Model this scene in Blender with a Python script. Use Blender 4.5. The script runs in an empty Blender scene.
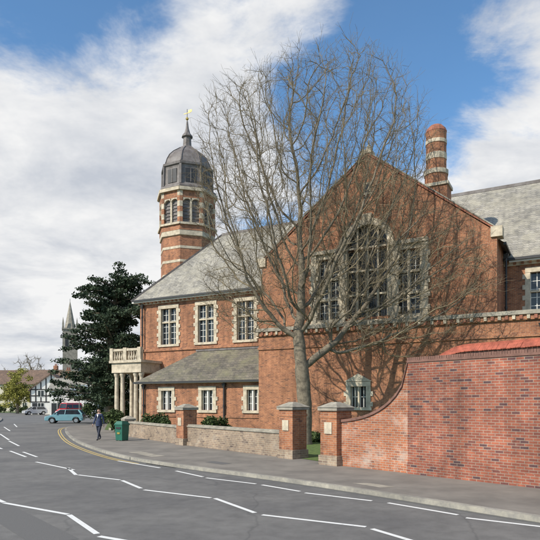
import bpy, math, random
import numpy as np
from mathutils import Vector, Matrix
random.seed(7); np.random.seed(7)
R=math.radians
scene=bpy.context.scene
EYE=2.3; FPX=560.0; HZ=402.0
def gp(px,py,z=0.0):
    """survey: ground position (metres) of a point seen at bearing px / depression py"""
    d=(EYE-z)*FPX/(py-HZ)
    return ((px-270)/FPX*d, d)

# ------------------------------------------------------------ materials
def new_mat(name):
    m=bpy.data.materials.new(name); m.use_nodes=True
    nt=m.node_tree; b=nt.nodes['Principled BSDF']
    return m,nt,b
def ramp(nt,fac,stops):
    r=nt.nodes.new('ShaderNodeValToRGB')
    e=r.color_ramp.elements
    while len(e)<len(stops): e.new(0.5)
    for i,(p,c) in enumerate(stops):
        e[i].position=p; e[i].color=(c[0],c[1],c[2],1)
    nt.links.new(fac,r.inputs[0]); return r.outputs[0]
def mix(nt,fac,a,b,mode='MIX'):
    n=nt.nodes.new('ShaderNodeMix'); n.data_type='RGBA'; n.blend_type=mode
    for s,v in ((n.inputs[0],fac),(n.inputs[6],a),(n.inputs[7],b)):
        if hasattr(v,'links'): nt.links.new(v,s)
        elif isinstance(v,(int,float)): s.default_value=v
        else: s.default_value=(v[0],v[1],v[2],1)
    return n.outputs[2]
def noise(nt,scale,detail=4,rough=.6,vec=None,stretch=None):
    n=nt.nodes.new('ShaderNodeTexNoise'); n.inputs['Scale'].default_value=scale
    n.inputs['Detail'].default_value=detail; n.inputs['Roughness'].default_value=rough
    if vec is None:
        tc=nt.nodes.new('ShaderNodeTexCoord'); vec=tc.outputs['Object']
    if stretch:
        mp=nt.nodes.new('ShaderNodeMapping'); mp.inputs['Scale'].default_value=stretch; nt.links.new(vec,mp.inputs[0]); vec=mp.outputs[0]
    nt.links.new(vec,n.inputs['Vector']); return n.outputs['Fac']
def bump(nt,b,h,strength=.3,dist=.02):
    n=nt.nodes.new('ShaderNodeBump'); n.inputs['Strength'].default_value=strength
    n.inputs['Distance'].default_value=dist
    nt.links.new(h,n.inputs['Height']); nt.links.new(n.outputs[0],b.inputs['Normal'])
def wallvec(nt):
    tc=nt.nodes.new('ShaderNodeTexCoord'); s=nt.nodes.new('ShaderNodeSeparateXYZ')
    nt.links.new(tc.outputs['Object'],s.inputs[0])
    a=nt.nodes.new('ShaderNodeMath'); a.operation='ADD'
    nt.links.new(s.outputs[0],a.inputs[0]); nt.links.new(s.outputs[1],a.inputs[1])
    c=nt.nodes.new('ShaderNodeCombineXYZ')
    nt.links.new(a.outputs[0],c.inputs[0]); nt.links.new(s.outputs[2],c.inputs[1])
    return c.outputs[0]
def brick_mat(name,c1,c2,mortar,bw=.225,rh=.075,ms=.008,dark=(.10,.05,.04),darkamt=.35,pale=None,palek=(.56,.72,.55),stain=.3,msm=.3,streak=.0):
    m,nt,b=new_mat(name)
    v=wallvec(nt)
    def bt(bias,a,c,mo):
        t=nt.nodes.new('ShaderNodeTexBrick'); nt.links.new(v,t.inputs['Vector'])
        t.inputs['Color1'].default_value=(*a,1); t.inputs['Color2'].default_value=(*c,1)
        t.inputs['Mortar'].default_value=(*mo,1); t.inputs['Scale'].default_value=1
        t.inputs['Brick Width'].default_value=bw; t.inputs['Row Height'].default_value=rh
        t.inputs['Mortar Size'].default_value=ms; t.inputs['Mortar Smooth'].default_value=msm
        t.inputs['Bias'].default_value=bias; return t
    t=bt(0,c1,c2,mortar); t2=bt(-.25,(0,0,0),(1,1,1),(0,0,0))
    k=ramp(nt,t2.outputs['Color'],[(.58,(0,0,0)),(.72,(darkamt,)*3)])
    col=mix(nt,k,t.outputs['Color'],dark)
    n1=noise(nt,.55,4,.65)
    sh=ramp(nt,n1,[(.3,(1-stain,)*3),(.65,(1.12,1.11,1.1))])
    col=mix(nt,1.0,col,sh,'MULTIPLY')
    n2=noise(nt,4,3,.75)
    sh2=ramp(nt,n2,[(.3,(.70,.70,.73)),(.7,(1.2,1.17,1.1))])
    col=mix(nt,1.0,col,sh2,'MULTIPLY')
    if streak:
        n4=noise(nt,1,4,.65,stretch=(2.2,2.2,.22))
        col=mix(nt,1.0,col,ramp(nt,n4,[(.36,(1-streak,)*3),(.56,(1.03,1.03,1.03))]),'MULTIPLY')
    if pale:
        n3=noise(nt,1.1,5,.75)
        k3=ramp(nt,n3,[(palek[0],(0,0,0)),(palek[1],(palek[2],)*3)])
        col=mix(nt,k3,col,pale)
    nt.links.new(col,b.inputs['Base Color']); b.inputs['Roughness'].default_value=.9
    bump(nt,b,t.outputs['Fac'],-.35,.012)
    return m
def simple(name,c,rough=.7,var=.25,scale=3,metal=0,c2=None,bmp=0,detail=4):
    m,nt,b=new_mat(name)
    n=noise(nt,scale,detail,.65)
    lo=c2 if c2 else tuple(x*(1-var) for x in c)
    hi=tuple(min(1,x*(1+var*.5)) for x in c)
    nt.links.new(ramp(nt,n,[(.3,lo),(.7,hi)]),b.inputs['Base Color'])
    b.inputs['Roughness'].default_value=rough; b.inputs['Metallic'].default_value=metal
    if bmp: bump(nt,b,n,bmp,.03)
    return m
BR=brick_mat('orange_brick',(.43,.175,.085),(.31,.115,.058),(.36,.27,.19),darkamt=.5,stain=.3,streak=.30,ms=.008)
BRW=brick_mat('old_wall_brick',(.36,.115,.068),(.23,.07,.048),(.32,.26,.21),dark=(.075,.05,.06),darkamt=.85,stain=.4,ms=.009,pale=(.44,.34,.28),palek=(.6,.78,.35),streak=.22)
BRP=brick_mat('weathered_wall_brick',(.46,.165,.08),(.34,.115,.06),(.38,.31,.25),dark=(.12,.07,.06),darkamt=.55,pale=(.50,.41,.34),palek=(.50,.68,.6),stain=.35,ms=.010)
BRS=brick_mat('stone_block',(.33,.245,.18),(.23,.17,.13),(.35,.3,.23),bw=.26,rh=.085,ms=.014,dark=(.13,.09,.08),darkamt=.7,stain=.4,pale=(.40,.35,.28))
def slate(name,a,bb,mor,moss=None,mossamt=.5):
    m=brick_mat(name,a,bb,mor,bw=.3,rh=.17,ms=.012,dark=tuple(x*.6 for x in a),darkamt=.6,stain=.3,msm=.6,streak=.2)
    nt=m.node_tree; b=nt.nodes['Principled BSDF']
    if moss:
        l=b.inputs['Base Color'].links[0].from_socket
        k=ramp(nt,noise(nt,.9,5,.75),[(.45,(0,0,0)),(.7,(mossamt,)*3)])
        nt.links.new(mix(nt,k,l,moss),b.inputs['Base Color'])
    b.inputs['Roughness'].default_value=.75
    return m
SL=slate('pale_slate',(.34,.325,.29),(.25,.24,.215),(.13,.125,.11),(.38,.35,.27),.6)
SLD=slate('mossy_slate',(.18,.16,.13),(.125,.115,.10),(.06,.06,.05),(.21,.20,.11),.6)
ST=simple('cream_stone',(.55,.475,.36),.85,.4,2.5,bmp=.15)
STG=simple('grey_stone',(.33,.30,.245),.9,.45,2,bmp=.2)
LEAD=simple('lead_sheet',(.17,.155,.15),.6,.35,2,c2=(.085,.068,.06))
GLASS,nt,b=new_mat('dark_glass'); n=noise(nt,.8,2)
nt.links.new(ramp(nt,n,[(.3,(.012,.015,.02)),(.7,(.035,.04,.045))]),b.inputs['Base Color']); b.inputs['Roughness'].default_value=.12
bump(nt,b,n,.08,.05)
WH=simple('white_paint',(.76,.75,.70),.5,.12,2)
IRON=simple('black_iron',(.03,.03,.032),.5,.3,4)
GOLD=simple('gilt_metal',(.8,.55,.15),.3,.1,3,metal=.9)
REDC=simple('red_coping',(.30,.115,.07),.8,.35,3)
REDB=simple('red_tile_coping',(.38,.10,.06),.8,.45,5)
COPE=simple('brown_coping',(.20,.105,.08),.85,.4,4)
BARK=simple('bark',(.21,.175,.125),.95,.5,5,bmp=.6,c2=(.09,.075,.055))
TWIG=simple('twig_bark',(.23,.185,.115),.9,.3,2,c2=(.13,.105,.065))
def leafmat(name,a,bb,sc=.7):
    m,nt,b=new_mat(name)
    n=noise(nt,sc,4,.7)
    nt.links.new(ramp(nt,n,[(.3,a),(.7,bb)]),b.inputs['Base Color']); b.inputs['Roughness'].default_value=.7
    b.inputs['Specular IOR Level'].default_value=.2
    return m
CED=leafmat('cedar_needles',(.022,.04,.024),(.06,.085,.045))
YEL=leafmat('spring_leaves',(.20,.20,.04),(.34,.32,.08))
HDG=leafmat('hedge_leaves',(.03,.055,.02),(.09,.12,.04))
FAR=leafmat('far_woodland',(.05,.055,.03),(.13,.12,.07),.08)
ASPH,nt,b=new_mat('asphalt')
nf=noise(nt,90,2,.8); nm=noise(nt,.35,4,.6); nl=noise(nt,2.6,4,.7)
c=ramp(nt,nf,[(.3,(.115,.112,.108)),(.7,(.195,.19,.183))])
c=mix(nt,1,c,ramp(nt,nm,[(.35,(.74,.74,.75)),(.65,(1.08,1.07,1.05))]),'MULTIPLY')
c=mix(nt,1,c,ramp(nt,nl,[(.35,(.84,.84,.84)),(.6,(1.06,1.06,1.06))]),'MULTIPLY')
vo=nt.nodes.new('ShaderNodeTexVoronoi'); vo.feature='DISTANCE_TO_EDGE'; vo.inputs['Scale'].default_value=.21
tc=nt.nodes.new('ShaderNodeTexCoord')
wn=nt.nodes.new('ShaderNodeTexNoise'); wn.inputs['Scale'].default_value=.8; wn.inputs['Detail'].default_value=5
nt.links.new(tc.outputs['Object'],wn.inputs['Vector'])
mv=mix(nt,.6,tc.outputs['Object'],wn.outputs['Color'],'ADD'); nt.links.new(mv,vo.inputs['Vector'])
c=mix(nt,ramp(nt,vo.outputs['Distance'],[(.0015,(.4,)*3),(.006,(0,0,0))]),c,(.06,.06,.06))
nt.links.new(c,b.inputs['Base Color']); b.inputs['Roughness'].default_value=.85; bump(nt,b,nf,.5,.01)
ASPD=simple('repair_and_shadow_asphalt',(.125,.122,.118),.85,.25,60)
PAVE,nt,b=new_mat('footway_asphalt')
nf=noise(nt,70,2,.8); nm=noise(nt,.7,4,.65)
c=ramp(nt,nf,[(.3,(.165,.152,.135)),(.7,(.245,.228,.205))])
c=mix(nt,1,c,ramp(nt,nm,[(.35,(.72,.71,.70)),(.65,(1.1,1.08,1.05))]),'MULTIPLY')
nt.links.new(c,b.inputs['Base Color']); b.inputs['Roughness'].default_value=.9; bump(nt,b,nf,.4,.01)
KERB=brick_mat('kerb_stone',(.34,.325,.285),(.26,.25,.225),(.12,.12,.11),bw=.9,rh=2,ms=.012,darkamt=.2)
GRASS=simple('grass',(.10,.15,.035),.95,.4,6,c2=(.05,.085,.02),bmp=.5)
FIELD=simple('field_ground',(.11,.12,.05),.95,.4,.2,c2=(.06,.075,.03))
def paintmat(name,c):
    m,nt,b=new_mat(name)
    k=ramp(nt,noise(nt,9,6,.8),[(.56,(0,0,0)),(.72,(.8,)*3)])
    nt.links.new(mix(nt,k,c,(.2,.19,.18)),b.inputs['Base Color']); b.inputs['Roughness'].default_value=.6
    return m
RWH=paintmat('road_white',(.72,.72,.70)); RYL=paintmat('road_yellow',(.58,.42,.13))

# ------------------------------------------------------------ mesh builder
class MB:
    def __init__(s): s.v=[];s.f=[];s.m=[];s.mats=[]
    def mi(s,mat):
        if mat not in s.mats: s.mats.append(mat)
        return s.mats.index(mat)
    def face(s,pts,mat):
        i=len(s.v); s.v+=[tuple(p) for p in pts]; s.f.append(tuple(range(i,i+len(pts)))); s.m.append(s.mi(mat))
    def box(s,x0,x1,y0,y1,z0,z1,mat):
        i=len(s.v)
        s.v+=[(x0,y0,z0),(x1,y0,z0),(x1,y1,z0),(x0,y1,z0),(x0,y0,z1),(x1,y0,z1),(x1,y1,z1),(x0,y1,z1)]
        for q in ((0,3,2,1),(4,5,6,7),(0,1,5,4),(1,2,6,5),(2,3,7,6),(3,0,4,7)):
            s.f.append(tuple(i+k for k in q)); s.m.append(s.mi(mat))
    def prism(s,poly,y0,y1,mat):
        n=len(poly); i=len(s.v)
        s.v+=[(x,y0,z) for x,z in poly]+[(x,y1,z) for x,z in poly]
        k=s.mi(mat)
        s.f.append(tuple(i+j for j in range(n))); s.m.append(k)
        s.f.append(tuple(i+n+j for j in reversed(range(n)))); s.m.append(k)
        for j in range(n):
            a=j;b2=(j+1)%n
            s.f.append((i+b2,i+a,i+n+a,i+n+b2)); s.m.append(k)
    def frustum(s,x0,x1,y0,y1,z0,X0,X1,Y0,Y1,z1,mat):
        i=len(s.v)
        s.v+=[(x0,y0,z0),(x1,y0,z0),(x1,y1,z0),(x0,y1,z0),(X0,Y0,z1),(X1,Y0,z1),(X1,Y1,z1),(X0,Y1,z1)]
        for j,q in enumerate(((0,3,2,1),(4,5,6,7),(0,1,5,4),(1,2,6,5),(2,3,7,6),(3,0,4,7))):
            s.f.append(tuple(i+k for k in q)); s.m.append(s.mi(mat))
    def rev(s,cx,cy,prof,n,mat,rot=0,cap=True):
        i=len(s.v)
        for p in prof:
            for k in range(n):
                a=rot+2*math.pi*k/n; s.v.append((cx+p[0]*math.cos(a),cy+p[0]*math.sin(a),p[1]))
        for j in range(len(prof)-1):
            mm=prof[j][2] if len(prof[j])>2 else mat
            for k in range(n):
                k2=(k+1)%n
                s.f.append((i+j*n+k,i+j*n+k2,i+(j+1)*n+k2,i+(j+1)*n+k)); s.m.append(s.mi(mm))
        if cap:
            s.f.append(tuple(i+(len(prof)-1)*n+k for k in range(n))); s.m.append(s.mi(mat))
    def bar(s,p,q,w,mat,w2=None):
        p=Vector(p);q=Vector(q);d=(q-p).normalized()
        u=d.cross(Vector((0,0,1)));
        if u.length<.01: u=Vector((1,0,0))
        u.normalize(); v=d.cross(u); w2=w2 or w; i=len(s.v)
        for c,r in ((p,w),(q,w2)):
            for a,b2 in ((-1,-1),(1,-1),(1,1),(-1,1)): s.v.append(tuple(c+u*a*r/2+v*b2*r/2))
        for qd in ((0,3,2,1),(4,5,6,7),(0,1,5,4),(1,2,6,5),(2,3,7,6),(3,0,4,7)):
            s.f.append(tuple(i+k for k in qd)); s.m.append(s.mi(mat))
    def obj(s,name,parent=None,smooth=False,loc=None,rotz=None,fix=True):
        me=bpy.data.meshes.new(name); me.from_pydata(s.v,[],s.f)
        for m in s.mats: me.materials.append(m)
        me.polygons.foreach_set('material_index',s.m)
        if smooth: me.polygons.foreach_set('use_smooth',[True]*len(s.f))
        me.update()
        o=bpy.data.objects.new(name,me); scene.collection.objects.link(o)
        if fix:
            import bmesh
            bm=bmesh.new(); bm.from_mesh(me)
            if smooth: bmesh.ops.remove_doubles(bm,verts=bm.verts,dist=1e-5)
            bmesh.ops.recalc_face_normals(bm,faces=bm.faces); bm.to_mesh(me); bm.free()
        if parent: o.parent=parent
        if loc: o.location=loc
        if rotz is not None: o.rotation_euler=(0,0,rotz)
        return o
def empty(name,loc=(0,0,0),rotz=0):
    e=bpy.data.objects.new(name,None); e.empty_display_size=.5
    scene.collection.objects.link(e); e.location=loc; e.rotation_euler=(0,0,rotz); return e
def wall_open(mb,x0,x1,z0,z1,y,ops,mat,rev=.3):
    xs=sorted({x0,x1,*[v for o in ops for v in o[:2] if x0<v<x1]}); zs=sorted({z0,z1,*[v for o in ops for v in o[2:] if z0<v<z1]})
    for a,b2 in zip(xs,xs[1:]):
        for c,d in zip(zs,zs[1:]):
            mx,mz=(a+b2)/2,(c+d)/2
            if any(o[0]<mx<o[1] and o[2]<mz<o[3] for o in ops): continue
            mb.face([(a,y,c),(b2,y,c),(b2,y,d),(a,y,d)],mat)
    for a,b2,c,d in ops:
        mb.face([(a,y,c),(a,y,d),(a,y+rev,d),(a,y+rev,c)],mat); mb.face([(b2,y,c),(b2,y,d),(b2,y+rev,d),(b2,y+rev,c)],mat)
        mb.face([(a,y,c),(b2,y,c),(b2,y+rev,c),(a,y+rev,c)],mat); mb.face([(a,y,d),(b2,y,d),(b2,y+rev,d),(a,y+rev,d)],mat)
def window(mb,a,b2,c,d,y,cols=2,rows=2,sur=.2,quoin=True,frame=None,mw=.1):
    fr=frame or ST
    mb.face([(a,y+.24,c),(b2,y+.24,c),(b2,y+.24,d),(a,y+.24,d)],GLASS)
    p=y-.05
    mb.box(a-sur,a+.06,p,y+.23,c,d,ST); mb.box(b2-.06,b2+sur,p,y+.23,c,d,ST)
    mb.box(a-sur-.06,b2+sur+.06,p-.05,y+.23,c-.18,c-.003,ST); mb.box(a-sur,b2+sur,p-.02,y+.23,d+.003,d+.28,ST)
    if quoin:
        z=c+.05;k=0
        while z<d-.25:
            if k%2==0:
                mb.box(a-sur-.14,a-sur+.02,p-.004,y+.1,z,z+.26,ST); mb.box(b2+sur-.02,b2+sur+.14,p-.004,y+.1,z,z+.26,ST)
            z+=.3;k+=1
    for i in range(1,cols):
        x=a+(b2-a)*i/cols; mb.box(x-mw/2,x+mw/2,y+.03,y+.22,c,d,fr)
    for j in range(1,rows):
        z=c+(d-c)*(j/rows if rows>2 else .62); mb.box(a+.06,b2-.06,y+.05,y+.215,z-mw/2,z+mw/2,fr)
    for i in range(cols):
        xm=a+(b2-a)*(i+.5)/cols; mb.box(xm-.018,xm+.018,y+.2,y+.232,c,d,WH)
        x0=a+.06 if i==0 else a+(b2-a)*i/cols+mw/2; x1=b2-.06 if i==cols-1 else a+(b2-a)*(i+1)/cols-mw/2
        mb.box(x0,x0+.035,y+.19,y+.23,c,d,WH); mb.box(x1-.035,x1,y+.19,y+.23,c,d,WH)
    n=int((d-c)/.45)
    for j in range(1,n):
        z=c+(d-c)*j/n; mb.box(a+.06,b2-.06,y+.205,y+.234,z-.014,z+.014,WH)

# ------------------------------------------------------------ school hall building
TH=math.atan2(-.4756,.8796)
B=empty('brick_school_hall',(-.51,36,0),TH)
W=MB()
up=[(-11.0,-9.4,6.8,9.6),(-7.45,-5.9,6.8,9.6),(-4.0,-2.45,6.8,9.6),(15.4,17.0,6.8,9.6),(19.2,20.8,6.8,9.6),(23,24.6,6.8,9.6)]
wall_open(W,-13.1,30,0,10.4,3.3,up,BR)
W.face([(-13.1,3.3,0),(-13.1,13.3,0),(-13.1,13.3,10.4),(-13.1,3.3,10.4)],BR)
W.face([(-13.1,13.3,0),(30,13.3,0),(30,13.3,10.4),(-13.1,13.3,10.4)],BR)
W.face([(30,3.3,0),(30,13.3,0),(30,13.3,10.4),(30,8.3,16.3),(30,3.3,10.4)],BR)
for o in up: window(W,*o,3.3,2,2)
for a,b2 in ((-13.1,-.002),(14.1,30)):
    W.box(a-.1 if a<0 else a,b2,3.15,3.3,10.05,10.4,ST)
    W.box(a-.05 if a<0 else a,b2,3.2,3.3,6.3,6.5,BR)
    W.box(a-.3 if a<0 else a,b2,2.72,2.86,10.28,10.42,IRON)
    x=a+.1
    while x<b2-.2:
        W.box(x,x+.15,3.02,3.148,10.1,10.3,BR); x+=.4
zb=6.9
ops=[(3.9,5.35,7.25,10.9),(5.75,8.3,7.25,11.2),(8.7,10.15,7.25,10.9)]
wall_open(W,0,14.08,zb,11.2,0,ops,BR)
sl=(16.7-11.2)/7.04
def rx(z,side): return 7.04+side*(16.7-z)/sl
W.face([(0,0,11.2),(5.75,0,11.2),(5.75,0,12.7),(rx(12.7,-1),0,12.7)],BR)
W.face([(8.3,0,11.2),(14.08,0,11.2),(rx(12.7,1),0,12.7),(8.3,0,12.7)],BR)
W.face([(rx(12.7,-1),0,12.7),(rx(12.7,1),0,12.7),(7.04,0,16.7)],BR)
W.face([(0,.5,9),(14.08,.5,9),(14.08,.5,11.2),(7.04,.5,16.7),(0,.5,11.2)],BR)
for x in (0,14.08):
    W.face([(x,0,0),(x,3.3,0),(x,3.3,11.2),(x,0,11.2)] ,BR)
    W.face([(x,3.3,9),(x,8.3,9),(x,8.3,10.9),(x,3.3,10.9)],BR)
ac=(7.025,11.42); ar=1.275
arc=[(ac[0]-ar*math.cos(t),ac[1]+ar*math.sin(t)) for t in np.linspace(0,math.pi,17)]
for (x0,z0),(x1,z1) in zip(arc,arc[1:]):
    W.face([(x0,.02,z0),(x1,.02,z1),(x1,.02,12.75),(x0,.02,12.75)],BR)
    W.face([(x0,.02,z0),(x1,.02,z1),(x1,.3,z1),(x0,.3,z0)],ST)
    o=lambda x,z,r:(ac[0]+(x-ac[0])*r,ac[1]+(z-ac[1])*r)
    a0=o(x0,z0,1.25);a1=o(x1,z1,1.25);b0=o(x0,z0,.95);b1=o(x1,z1,.95)
    W.prism([b0,b1,a1,a0],-.1,.12,ST)
W.prism([(6.8,12.6),(7.25,12.6),(7.35,13.25),(6.7,13.25)],-.18,.1,ST)
W.face([(5.75,.26,7.25),(8.3,.26,7.25),(8.3,.26,12.8),(5.75,.26,12.8)],GLASS)
W.box(5.45,5.82,-.1,.25,7.25,11.35,ST); W.box(8.23,8.6,-.1,.25,7.25,11.35,ST)
for x in (6.4,7.02,7.65): W.box(x-.055,x+.055,.05,.25,7.25,12.5,ST)
for z in (8.6,10.0,11.35): W.box(5.8,8.25,.07,.245,z-.055,z+.055,ST)
for x in np.arange(5.95,8.2,.16): W.box(x-.009,x+.009,.21,.255,7.25,12.1,IRON)
for o in (ops[0],ops[2]):
    window(W,*o,0,2,3,sur=.22,mw=.14)
    a,b2,c,d=o
    W.box(a-.4,b2+.4,-.24,.1,d+.3,d+.52,ST)
W.box(3.45,10.6,-.25,.1,6.92,7.06,ST)
for x in (3.55,5.4,8.6,10.25):
    W.box(x-.05,x+.3,-.16,-.003,7.06,11.18,ST)
    for k in range(5): W.box(x-.16,x+.41,-.164,-.005,7.4+k*.75,7.7+k*.75,ST)
W.box(6.8,7.27,-.05,.02,14.4,15.1,ST)
W.box(6.93,7.14,-.06,-.052,14.5,15.0,GLASS)
for s in (-1,1):
    a=(rx(11.2,s)+s*.15,11.15); b2=(7.04,16.75)
    W.prism([(a[0],a[1]),(b2[0],b2[1]-.05),(b2[0],b2[1]+.1),(a[0],a[1]+.12)],-.07,.58,REDC)
    W.prism([(a[0],a[1]+.121),(b2[0],b2[1]+.101),(b2[0],b2[1]+.17),(a[0],a[1]+.19)],-.11,.62,STG)
    kx=rx(11.2,s)
    W.box(min(kx-.3*s,kx+.28*s),max(kx-.3*s,kx+.28*s),-.12,.62,10.95,11.5,ST)
W.box(6.8,7.28,-.13,.63,16.78,17.0,ST)
W.rev(7.04,.25,[(.1,17.0),(.16,17.2),(.04,17.45),(.02,17.7)],8,ST)
lop=[(6.1,7.15,2.0,3.2)]
wall_open(W,-.02,21,0,6.45,-.4,lop,BR,.25)
W.face([(-.02,-.4,0),(-.02,3.3,0),(-.02,3.3,6.45),(-.02,-.4,6.45)],BR)
W.face([(21,-.4,0),(21,3.3,0),(21,3.3,6.9),(21,-.4,6.9)],BR)
W.box(-.2,21.1,-.62,3.28,6.72,6.93,STG)
W.box(-.12,21.05,-.52,0,6.45,6.718,BR)
x=-.1;k=0
while x<21:
    W.box(x,x+.15,-.585,-.521,6.5,6.7,REDC if k%2 else ST); x+=.34; k+=1
W.box(-.06,21.05,-.47,-.403,5.6,5.75,BR)
W.box(-.08,21.05,-.5,-.403,0,.9,BR)
window(W,*lop[0],-.4,2,1,sur=.22)
W.prism([(5.8,3.5),(7.45,3.5),(6.62,3.95)],-.5,-.4,ST)
W.obj('walls',B)
Rf=MB()
Rf.face([(-13.6,2.8,10.35),(30.2,2.8,10.35),(30.2,8.3,16.4),(-8.5,8.3,16.4)],SL)
Rf.face([(-13.6,13.8,10.35),(30.2,13.8,10.35),(30.2,8.3,16.4),(-8.5,8.3,16.4)],SL)
Rf.face([(-13.6,2.8,10.35),(-13.6,13.8,10.35),(-8.5,8.3,16.4)],SL)
Rf.face([(-.3,.5,10.75),(7.04,.5,16.4),(7.04,8.4,16.4),(-.3,8.4,10.75)],SL)
Rf.face([(14.38,.5,10.75),(7.04,.5,16.4),(7.04,8.4,16.4),(14.38,8.4,10.75)],SL)
Rf.bar((-8.5,8.3,16.42),(30.2,8.3,16.42),.2,LEAD); Rf.bar((-13.6,2.8,10.38),(-8.5,8.3,16.42),.16,LEAD)
Rf.box(-13.58,-.02,2.85,3.25,10.2,10.3,WH); Rf.box(14.4,30.1,2.85,3.25,10.2,10.3,WH)
Rf.bar((14.4,.6,10.72),(14.4,3.2,10.72),.14,IRON)
Rf.obj('roof',B)
L=MB()
lo=[(-8.35,-7.3,1.75,3.1),(-4.85,-3.8,1.75,3.1),(-1.25,-.3,1.75,3.1)]
wall_open(L,-10.1,-.03,0,3.75,.1,lo,BR,.25)
for o in lo: window(L,*o,.1,2,1,sur=.2,quoin=True,frame=WH)
L.face([(-10.1,.1,0),(-10.1,3.28,0),(-10.1,3.28,3.75),(-10.1,.1,3.75)],BR)
L.face([(-10.5,-.25,3.72),(-.03,-.25,3.72),(-.03,3.28,6.15),(-7.4,3.28,6.15)],SLD)
L.face([(-10.5,-.25,3.72),(-10.5,3.28,3.72),(-7.4,3.28,6.15)],SLD)
L.box(-10.5,-.03,-.25,.08,3.6,3.7,WH)
L.box(-10.55,-.03,-.36,-.26,3.62,3.75,IRON)
L.box(-7.5,-.04,3.16,3.27,6.12,6.25,LEAD)
L.box(-10.13,-.04,.04,.098,1.25,1.42,BR)
L.obj('lean_to',B)
D=MB()
for x,y,z0,z1 in ((-9.85,-.02,.1,3.6),(-2.9,-.02,.1,3.6),(14.3,2.3,7,10.6),(16.2,-.5,.1,6.3),(-12.7,3.1,.1,10.1)):
    D.rev(x,y,[(.06,z0),(.06,z1)],8,IRON); D.frustum(x-.07,x+.07,y-.07,y+.07,z1-.3,x-.14,x+.14,y-.12,y+.09,z1-.06,IRON)
    for z in np.arange(z0+.5,z1-.5,1.4): D.rev(x,y,[(.085,z),(.085,z+.12)],8,IRON)
D.obj('drain_pipes',B)
P=MB()
P.box(-13.95,-11.0,1.0,3.28,4.55,5.3,ST); P.box(-14.1,-10.85,.85,3.27,5.303,5.5,ST)
P.box(-14.0,-10.95,.9,1.15,6.2,6.38,ST); P.box(-14.0,-13.75,1.16,3.2,6.2,6.38,ST)
for x in (-13.87,-12.5,-11.08): P.box(x-.16,x+.16,.86,1.18,5.503,6.45,ST)
for y in (1.7,2.3,2.9): P.rev(-13.87,y,[(.06,5.5),(.1,5.7),(.045,6.0),(.07,6.2)],6,ST)
x=-13.6
while x<-11.2:
    if abs(x+12.5)>.2: P.rev(x,1.02,[(.06,5.5),(.1,5.7),(.045,6.0),(.07,6.2)],6,ST)
    x+=.24
for x in (-13.7,-13.1,-11.75,-11.2):
    P.box(x-.24,x+.24,1.05,1.53,.3,.7,ST)
    P.rev(x,1.3,[(.2,.7),(.18,.8),(.18,2),(.15,4.2),(.22,4.4),(.22,4.548)],14,ST)
P.rev(-13.7,3.0,[(.22,0),(.2,.6),(.165,4.2),(.24,4.4),(.24,4.548)],12,ST)
P.box(-13.05,-11.6,3.2,3.28,0.3,4.0,IRON)
P.box(-14.1,-10.85,.85,3.2,.0,.3,STG)
P.obj('portico',B)
C=MB()
cx,cy=10.75,1.0
C.box(cx-.72,cx+.72,cy-.6,cy+.6,12,14.35,BR); C.box(cx-.8,cx+.8,cy-.68,cy+.68,14.35,14.52,ST)
C.rev(cx,cy,[(.64,14.52,BR),(.64,15.1,ST),(.68,15.1,ST),(.68,15.35,BR),(.57,15.4,BR),(.57,15.95,ST),(.59,15.95,ST),(.59,16.3,BR),(.57,16.32,BR),(.57,16.85,ST),(.6,16.85,ST),(.6,17.05,BR),(.57,17.08,BR),(.58,17.5,REDC),(.6,17.55,REDC),(.52,17.75,REDC),(.36,17.92,REDC),(.15,18.02,REDC)],12,REDC)
C.obj('chimney_stack',B)
T=MB()
tx,ty=-15.9,13.3
o8=math.pi/8
def octr(a): return a/math.cos(o8)
T.rev(tx,ty,[(octr(2.45),0,BR),(octr(2.45),18.0,ST),(octr(2.58),18.05,ST),(octr(2.58),18.5,BR)],8,BR,o8)
for z in (14.2,15.5,16.8): T.rev(tx,ty,[(octr(2.48),z),(octr(2.48),z+.24)],8,ST,o8,cap=False)
T.rev(tx,ty,[(octr(2.6),18.5,BR),(octr(2.6),19.2,BR)],8,BR,o8)
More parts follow.
